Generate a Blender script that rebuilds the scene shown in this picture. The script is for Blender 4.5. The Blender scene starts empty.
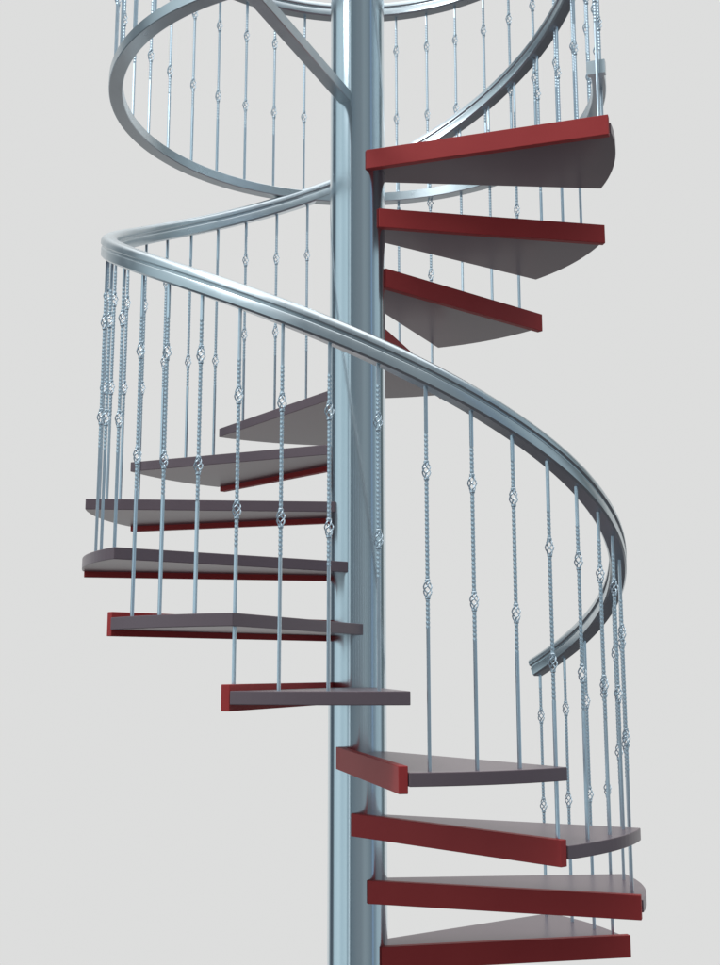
import bpy, math, random
from math import sin, cos, pi, radians as R, atan2
from mathutils import Vector, Matrix
random.seed(4)
S = 0.8                       # one tread radius in metres
scn = bpy.context.scene
COL = scn.collection

# ------------------------------------------------------------ dimensions (in tread radii)
H = 0.2253                    # rise
TH = 30.1                     # step angle, degrees
A0 = 8.2                      # azimuth of the upper edge of the lowest tread
T = 0.039                     # tread thickness
POLE = 0.1071
RR = 0.949                    # handrail radius
RB = 0.955                    # baluster radius
RAIL_C = 1.2054               # handrail height at A0
RING_Z, RING_TOP = 3.177, 4.149
def rail_z(a): return RAIL_C + (A0 - a) / TH * H
def pol(r, a, z=0.0): return Vector((r * cos(R(a)), r * sin(R(a)), z))

# ------------------------------------------------------------ materials
def nodes(name):
    m = bpy.data.materials.new(name); m.use_nodes = True
    nt = m.node_tree
    return m, nt, nt.nodes['Principled BSDF']
def noise(nt, scale, detail=4, stretch=None):
    tc = nt.nodes.new('ShaderNodeTexCoord')
    mp = nt.nodes.new('ShaderNodeMapping')
    if stretch: mp.inputs['Scale'].default_value = stretch
    n = nt.nodes.new('ShaderNodeTexNoise'); n.inputs['Scale'].default_value = scale; n.inputs['Detail'].default_value = detail
    nt.links.new(tc.outputs['Object'], mp.inputs[0]); nt.links.new(mp.outputs[0], n.inputs['Vector'])
    return n
def rng(nt, src, lo, hi):
    r = nt.nodes.new('ShaderNodeMapRange'); r.inputs['From Min'].default_value = .3; r.inputs['From Max'].default_value = .7
    r.inputs['To Min'].default_value = lo; r.inputs['To Max'].default_value = hi
    nt.links.new(src, r.inputs['Value']); return r.outputs[0]
def mixcol(nt, fac, a, b):
    m = nt.nodes.new('ShaderNodeMix'); m.data_type = 'RGBA'
    m.inputs['A'].default_value = (*a, 1); m.inputs['B'].default_value = (*b, 1)
    nt.links.new(fac, m.inputs['Factor']); return m.outputs['Result']
def bump(nt, b, src, strength, dist):
    n = nt.nodes.new('ShaderNodeBump'); n.inputs['Strength'].default_value = strength; n.inputs['Distance'].default_value = dist
    nt.links.new(src, n.inputs['Height']); nt.links.new(n.outputs[0], b.inputs['Normal'])

def metal(name, c1, c2, r1, r2, stretch=None, scale=9, bmp=0.03):
    m, nt, b = nodes(name)
    b.inputs['Metallic'].default_value = 1
    n = noise(nt, scale, 5, stretch)
    nt.links.new(mixcol(nt, n.outputs['Fac'], c1, c2), b.inputs['Base Color'])
    n2 = noise(nt, scale * 3.1, 4, stretch)
    nt.links.new(rng(nt, n2.outputs['Fac'], r1, r2), b.inputs['Roughness'])
    bump(nt, b, n2.outputs['Fac'], bmp, .002)
    return m
def painted(name, c1, c2, r1, r2, scale=14, coat=0.0, bmp=.08, spec=.5):
    m, nt, b = nodes(name)
    n = noise(nt, scale, 6)
    nt.links.new(mixcol(nt, n.outputs['Fac'], c1, c2), b.inputs['Base Color'])
    b.inputs['Roughness'].default_value = (r1 + r2) / 2
    b.inputs['Coat Weight'].default_value = coat
    b.inputs['Specular IOR Level'].default_value = spec
    return m
M_POLE = metal('pole_steel', (.66, .75, .80), (.74, .82, .86), .13, .18, (1, 1, .05), 6, .02)
M_RAIL = metal('rail_steel', (.58, .64, .67), (.68, .735, .76), .27, .35, None, 5, .015)
M_BAR = metal('baluster_steel', (.66, .78, .86), (.76, .86, .93), .36, .46, None, 20, .03)
M_TREAD = painted('tread_composite', (.205, .150, .168), (.230, .172, .190), .28, .34, 4, 0, .0, .24)
M_BOARD = painted('red_lacquer', (.46, .046, .048), (.58, .070, .066), .50, .56, 5, 0, .0, .20)

# ------------------------------------------------------------ mesh helpers
def mesh(name, V, F, mat, parent=None, smooth=False, bevel=0.0, seg=2):
    me = bpy.data.meshes.new(name)
    me.from_pydata([tuple(Vector(v) * S) for v in V], [], F)
    me.materials.append(mat)
    import bmesh
    bm = bmesh.new(); bm.from_mesh(me)
    if bevel:
        es = [e for e in bm.edges if len(e.link_faces) == 2 and e.calc_face_angle(0) > .6]
        bmesh.ops.bevel(bm, geom=es, offset=bevel * S, segments=seg, profile=.5, affect='EDGES')
    bmesh.ops.recalc_face_normals(bm, faces=bm.faces)
    for f in bm.faces: f.smooth = smooth
    if smooth:
        for e in bm.edges:
            if len(e.link_faces) == 2 and e.calc_face_angle(0) > R(38): e.smooth = False
    bm.to_mesh(me); bm.free()
    o = bpy.data.objects.new(name, me); COL.objects.link(o)
    if parent: o.parent = parent
    return o
def empty(name, label, cat, z):
    o = bpy.data.objects.new(name, None); COL.objects.link(o)
    o['label'] = label; o['category'] = cat; o.empty_display_size = .1
    return o
def prism(P, z0, z1):
    n = len(P)
    V = [(p.x, p.y, z0) for p in P] + [(p.x, p.y, z1) for p in P]
    F = [list(range(n))[::-1], list(range(n, 2 * n))] + [[i, (i + 1) % n, n + (i + 1) % n, n + i] for i in range(n)]
    return V, F
def sweep(path, prof, cap=True):
    """path = list of (centre, outward, up); prof = closed list of (out, up)"""
    V, F = [], []; n = len(prof)
    for c, o, u in path:
        for a, b in prof: V.append(c + o * a + u * b)
    for i in range(len(path) - 1):
        for j in range(n):
            k = (j + 1) % n
            F.append([i * n + j, i * n + k, (i + 1) * n + k, (i + 1) * n + j])
    if cap:
        F.append(list(range(n))[::-1]); m = (len(path) - 1) * n
        F.append([m + j for j in range(n)])
    return V, F
def arcpath(r, a_from, a_to, zf, step=2.0):
    n = max(2, int(abs(a_to - a_from) / step)); out = []
    for i in range(n + 1):
        a = a_from + (a_to - a_from) * i / n
        c = pol(r, a, zf(a)); e = .5
        t = (pol(r, a + e, zf(a + e)) - pol(r, a - e, zf(a - e))).normalized()
        o = pol(1, a); u = o.cross(t).normalized()
        if u.z < 0: u = -u
        out.append((c, o, u))
    return out
def rounded(x0, x1, y0, y1, r, n=3):
    P = []
    for cx, cy, s in ((x1 - r, y0 + r, -90), (x1 - r, y1 - r, 0), (x0 + r, y1 - r, 90), (x0 + r, y0 + r, 180)):
        for i in range(n + 1):
            a = R(s + 90 * i / n); P.append((cx + r * cos(a), cy + r * sin(a)))
    return P
def handrail_profile():
    """moulded tube: round-shouldered cap above a groove, squarer body below"""
    w1, w2, g = .031, .029, .024
    right = [(w2 - .006, -.038), (w2, -.032), (w2, -.006), (w2 - .002, -.002), (g, .0005), (g, .0045), (w1 - .002, .007), (w1, .010),
             (w1 - .001, .022), (w1 - .006, .031), (w1 - .016, .037)]
    left = [(-a, b) for a, b in right][::-1]
    return right + left

# ------------------------------------------------------------ the two things
stair = empty('spiral_staircase', 'spiral staircase of grey wedge treads with red boards around a tall steel pole', 'staircase', 0)
landing = empty('landing_railing', 'curved steel landing railing high up behind the stairs, with a level bottom ring', 'railing', 0)

# pole
N = 128
V = []; F = []
zs = [-.55, -.548, 5.2]
for z in zs:
    for i in range(N): V.append(pol(POLE, 360 * i / N, z))
for k in range(len(zs) - 1):
    for i in range(N): F.append([k * N + i, k * N + (i + 1) % N, (k + 1) * N + (i + 1) % N, (k + 1) * N + i])
F.append(list(range(N))[::-1]); F.append([(len(zs) - 1) * N + i for i in range(N)])
mesh('pole', V, F, M_POLE, stair, True)

# treads, each with its red board on the upward edge
def tread():
    a, af = A0, A0 + TH + .8
    P = [pol(1.0, a + .5 + (af - a - .5) * i / 16) for i in range(17)]
    P.append(pol(.1087, af - .8 + 33.6))
    for i in range(5): P.append(pol(.1075, af + 24 + (a - 24 - af - 24) * i / 4) )
    # inner point of the board side of the tread
    P.append(pol(.115, a - 34))
    V, F = prism(P, -T, 0)
    t = mesh('tread', V, F, M_TREAD, stair, False, .0022, 2)
    # board: outer face line from rim to pole
    p1 = pol(.9975, a - 1.25); p0 = pol(.1135, a - 50)
    d = (p1 - p0).normalized(); n = Vector((-d.y, d.x, 0))      # towards the tread
    th = .028
    q1 = p1 + n * th; q0 = p0 + n * th
    V, F = prism([p0, p1, q1, q0], -T - .0195, .0185)
    b = mesh('riser_board', V, F, M_BOARD, t, False, .0022, 2)
    return t
t0 = tread()
for k in range(1, 14):
    c = t0.copy(); COL.objects.link(c); c.parent = stair
    for ch in t0.children:
        d = ch.copy(); COL.objects.link(d); d.parent = c
    c.rotation_euler.z = R(-k * TH); c.location.z = k * H * S

# handrail
V, F = sweep(arcpath(RR, 38.9, -386.5, rail_z, 1.6), handrail_profile())
mesh('handrail', V, F, M_RAIL, stair, True)

# balusters --------------------------------------------------
HW = .0050                     # half width of the square bar
def bar_mesh(x, y, az, z0, z1, k0, k1):
    """square bar, twisted around and between the knots, cut where a knot opens"""
    V, F = [], []
    def run(za, zb):
        n = max(2, int((zb - za) / .0034)); base = len(V)
        lo, hi = k0 - .115, k1 + .115
        zl = [za + (zb - za) * i / n for i in range(n + 1)]
        if hi < za or lo > zb: zl = [za, zb]
        zl = [z for z in zl if (lo - .004 <= z <= hi + .004) or z in (za, zb) ]
        for z in zl:
            zc = min(max(z, lo), hi); w = R((zc - lo) * 6800)
            tw = HW * (1.0 if z <= lo or z >= hi else 1.02)
            for i in range(8):           # square section with eased edges
                a = R(az + 45 * i) + w
                rr = tw * (1.235 if i % 2 else 1.085)
                V.append((x + rr * cos(a), y + rr * sin(a), z))
        m = len(zl)
        for k in range(m - 1):
            for i in range(8):
                j = (i + 1) % 8
                F.append([base + k * 8 + i, base + k * 8 + j, base + k * 8 + 8 + j, base + k * 8 + 8 + i])
        F.append([base + i for i in range(8)][::-1]); F.append([base + (m - 1) * 8 + i for i in range(8)])
    g = KH - .002
    run(z0, k0 - g); run(k0 + g, k1 - g); run(k1 + g, z1)
    return V, F
KH = .0255                     # half height of a basket knot
def knot_mesh():
    V, F = [], []
    wr, bulge, n = .0022, .0086, 16
    for s in range(4):
        base = len(V); pts = []
        for i in range(n + 1):
            t = i / n; z = -KH + 2 * KH * t
            r = .0045 + bulge * sin(pi * t) ** 1.15
            a = R(90 * s) + R(200) * (t - .5)
            pts.append(Vector((r * cos(a), r * sin(a), z)))
        for i, p in enumerate(pts):
            tg = (pts[min(i + 1, n)] - pts[max(i - 1, 0)]).normalized()
            u = tg.cross(Vector((0, 0, 1)))
            u = u.normalized() if u.length > 1e-4 else Vector((1, 0, 0)); w = tg.cross(u)
            for q in range(6):
                aa = 2 * pi * q / 6; V.append(p + u * wr * cos(aa) + w * wr * sin(aa))
        for i in range(n):
            for q in range(6):
                k = (q + 1) % 6; F.append([base + i * 6 + q, base + i * 6 + k, base + i * 6 + 6 + k, base + i * 6 + 6 + q])
    # collars closing the knot top and bottom
    for sg in (-1, 1):
        base = len(V)
        for z, r in ((KH - .005, .0055), (KH - .003, .0080), (KH + .002, .0085), (KH + .004, .0070)):
            for q in range(10): V.append((r * cos(2 * pi * q / 10), r * sin(2 * pi * q / 10), sg * z))
        for k in range(3):
            for q in range(10):
                j = (q + 1) % 10; F.append([base + k * 10 + q, base + k * 10 + j, base + k * 10 + 10 + j, base + k * 10 + 10 + q])
    return V, F
kV, kF = knot_mesh()
knot0 = mesh('basket_knot', kV, kF, M_BAR, None, True)
first_knot = [True]
def baluster(az, z0, z1, k0, k1, parent):
    az += random.uniform(-.12, .12)
    p = pol(RB, az)
    V, F = bar_mesh(p.x, p.y, az, z0, z1, k0, k1)
    b = mesh('baluster', V, F, M_BAR, parent, True)
    for kz in (k0, k1):
        if first_knot[0]: k = knot0; first_knot[0] = False
        else: k = knot0.copy(); COL.objects.link(k)
        k.parent = b; k.location = (p.x * S, p.y * S, kz * S); k.rotation_euler.z = R(random.uniform(0, 90))
    return b
KEY = [(0, 37.7), (9, -42.4), (13, -77.6), (21, -147.2), (33, -255.6), (36, -281.9), (39, -309.6), (47, -381.4)]
def az_of(j):
    for (j0, a0), (j1, a1) in zip(KEY, KEY[1:]):
        if j <= j1: return a0 + (a1 - a0) * (j - j0) / (j1 - j0)
for j in range(48):
    az = az_of(j)
    k = max(0, math.ceil((A0 - az) / TH - .012))     # tread it stands on
    if k > 13: continue
    z0, zr = k * H, rail_z(az)
    mid = (z0 + zr - .036) / 2 + .128
    baluster(az, z0 - .004, zr - .02, mid - .177, mid + .177, stair)

# ------------------------------------------------------------ landing railing
RA, RZ = -18.6, 248.0
ring = rounded(-.0265, .0265, -.022, .022, .0025, 1)
V, F = sweep(arcpath(.948, RA, RZ, lambda a: RING_Z, 1.6), ring)
mesh('bottom_rail', V, F, M_RAIL, landing, True)
V, F = sweep(arcpath(.948, RA - 8, RZ, lambda a: RING_TOP, 1.6), handrail_profile())
mesh('top_rail', V, F, M_RAIL, landing, True)
V, F = sweep(arcpath(.948, RA - 1.7, RA - .05, lambda a: RING_Z, .8), rounded(-.0335, .0335, -.0265, .0265, .002, 1))
mesh('end_cap', V, F, M_RAIL, landing, True)
# strut from the ring to the pole
d = pol(1, -112); n = Vector((-d.y, d.x, 0)); up = Vector((0, 0, 1))
off = n * -.012
V, F = sweep([(d * .085 + up * RING_Z + off, n, up), (d * .94 + up * RING_Z + off, n, up)], rounded(-.0245, .0245, -.0225, .0225, .0025, 1))
mesh('support_strut', V, F, M_RAIL, landing, True)
for i in range(-8, 21):
    az = 60.5 + 9 * i
    if az < RA + 1 or az > RZ - 1: continue
    baluster(az, RING_Z + .018, RING_TOP - .02, 3.585, 3.939, landing)

# ------------------------------------------------------------ camera (fitted to the photograph)
cd = bpy.data.cameras.new('camera'); cam = bpy.data.objects.new('camera', cd); COL.objects.link(cam)
cd.sensor_fit = 'HORIZONTAL'; cd.sensor_width = 36; cd.lens = 1202.307 / 720 * 36
cd.shift_x = (360 - 357.404) / 720; cd.shift_y = -(482.5 - 453.09) / 720
cam.location = (0, -4.4799 * S, .95069 * S); cam.rotation_euler = (pi / 2 + .18141, 0, 0)
cd.clip_start = .05; cd.clip_end = 200
scn.camera = cam

# ------------------------------------------------------------ studio surround
w = bpy.data.worlds.new('World'); scn.world = w; w.use_nodes = True
nt = w.node_tree; bg = nt.nodes['Background']
def math_(op, *a):
    n = nt.nodes.new('ShaderNodeMath'); n.operation = op
    for i, v in enumerate(a):
        if isinstance(v, (int, float)): n.inputs[i].default_value = v
        else: nt.links.new(v, n.inputs[i])
    return n.outputs[0]
tc = nt.nodes.new('ShaderNodeTexCoord'); sp = nt.nodes.new('ShaderNodeSeparateXYZ')
nt.links.new(tc.outputs['Generated'], sp.inputs[0])
ang = math_('ARCTAN2', sp.outputs[0], sp.outputs[1])
pos = math_('ADD', math_('MULTIPLY', ang, 1 / (2 * pi)), .5)
BG = (.723, .727, .723)
LB = (.56, .69, .74); MID = (.20, .235, .26); DK = (.08, .11, .13); MB = (.38, .47, .52)
stops = [(-180, MID), (-157, (.15, .19, .22)), (-154, DK), (-151.5, DK), (-150, (.80, .92, .98)), (-147, (.80, .92, .98)), (-145, (.22, .29, .34)), (-141, (.25, .33, .38)), (-139, LB), (-118, (.48, .60, .66)), (-104, (.60, .73, .78)), (-80, (.50, .62, .68)),
         (-74, (.08, .10, .12)), (-56, (.08, .10, .12)), (-50, (.30, .36, .4)), (-38, BG), (47, BG), (54, (.22, .25, .26)), (60, (.09, .11, .11)), (70, (.12, .15, .17)),
         (78, (.45, .55, .60)), (90, MB), (100, MB), (105, (.24, .31, .36)), (116, (.20, .25, .29)), (118, (.26, .38, .56)), (120, (.26, .38, .56)), (122, (.16, .20, .235)), (138, (.24, .285, .31)), (152, (.27, .315, .34)), (166, (.21, .245, .27)), (180, MID)]
ramp = nt.nodes.new('ShaderNodeValToRGB'); cr = ramp.color_ramp
while len(cr.elements) > 1: cr.elements.remove(cr.elements[-1])
for i, (a, c) in enumerate(stops):
    e = cr.elements[0] if i == 0 else cr.elements.new(a / 360 + .5)
    e.position = a / 360 + .5; e.color = (*c, 1)
nt.links.new(pos, ramp.inputs[0])
def smooth(v, lo, hi):
    n = nt.nodes.new('ShaderNodeMapRange'); n.interpolation_type = 'SMOOTHSTEP'
    n.inputs['From Min'].default_value = min(lo, hi); n.inputs['From Max'].default_value = max(lo, hi)
    if lo > hi: n.inputs['To Min'].default_value = 1; n.inputs['To Max'].default_value = 0
    nt.links.new(v, n.inputs['Value']); return n.outputs[0]
def mixw(f, a, b):
    n = nt.nodes.new('ShaderNodeMix'); n.data_type = 'RGBA'; nt.links.new(f, n.inputs['Factor'])
    for nm, v in (('A', a), ('B', b)):
        if isinstance(v, tuple): n.inputs[nm].default_value = (*v, 1)
        else: nt.links.new(v, n.inputs[nm])
    return n.outputs['Result']
c1 = mixw(smooth(sp.outputs[2], .70, .86), ramp.outputs[0], (1.65, 1.7, 1.74))
c2 = mixw(smooth(sp.outputs[2], -.28, -.48), c1, (.078, .076, .084))
nt.links.new(c2, bg.inputs['Color']); bg.inputs['Strength'].default_value = 1.0

# studio lamps
def area(name, loc, target, size, power, col):
    l = bpy.data.lights.new(name, 'AREA'); l.shape = 'RECTANGLE'; l.size, l.size_y = size; l.energy = power; l.color = col
    o = bpy.data.objects.new(name, l); COL.objects.link(o); o.location = loc
    o.rotation_euler = (Vector(target) - Vector(loc)).to_track_quat('-Z', 'Y').to_euler()
    return o
area('softbox', (-3.2, -2.7, 5.9), (0, 0, 1.3), (1.5, 1.5), 90, (.95, .98, 1))

scn.view_settings.view_transform = 'Standard'; scn.view_settings.look = 'None'
scn.view_settings.exposure = 0; scn.view_settings.gamma = 1
scn.render.engine = 'CYCLES'
scn.render.resolution_x = 764; scn.render.resolution_y = 1024
scn.cycles.max_bounces = 8
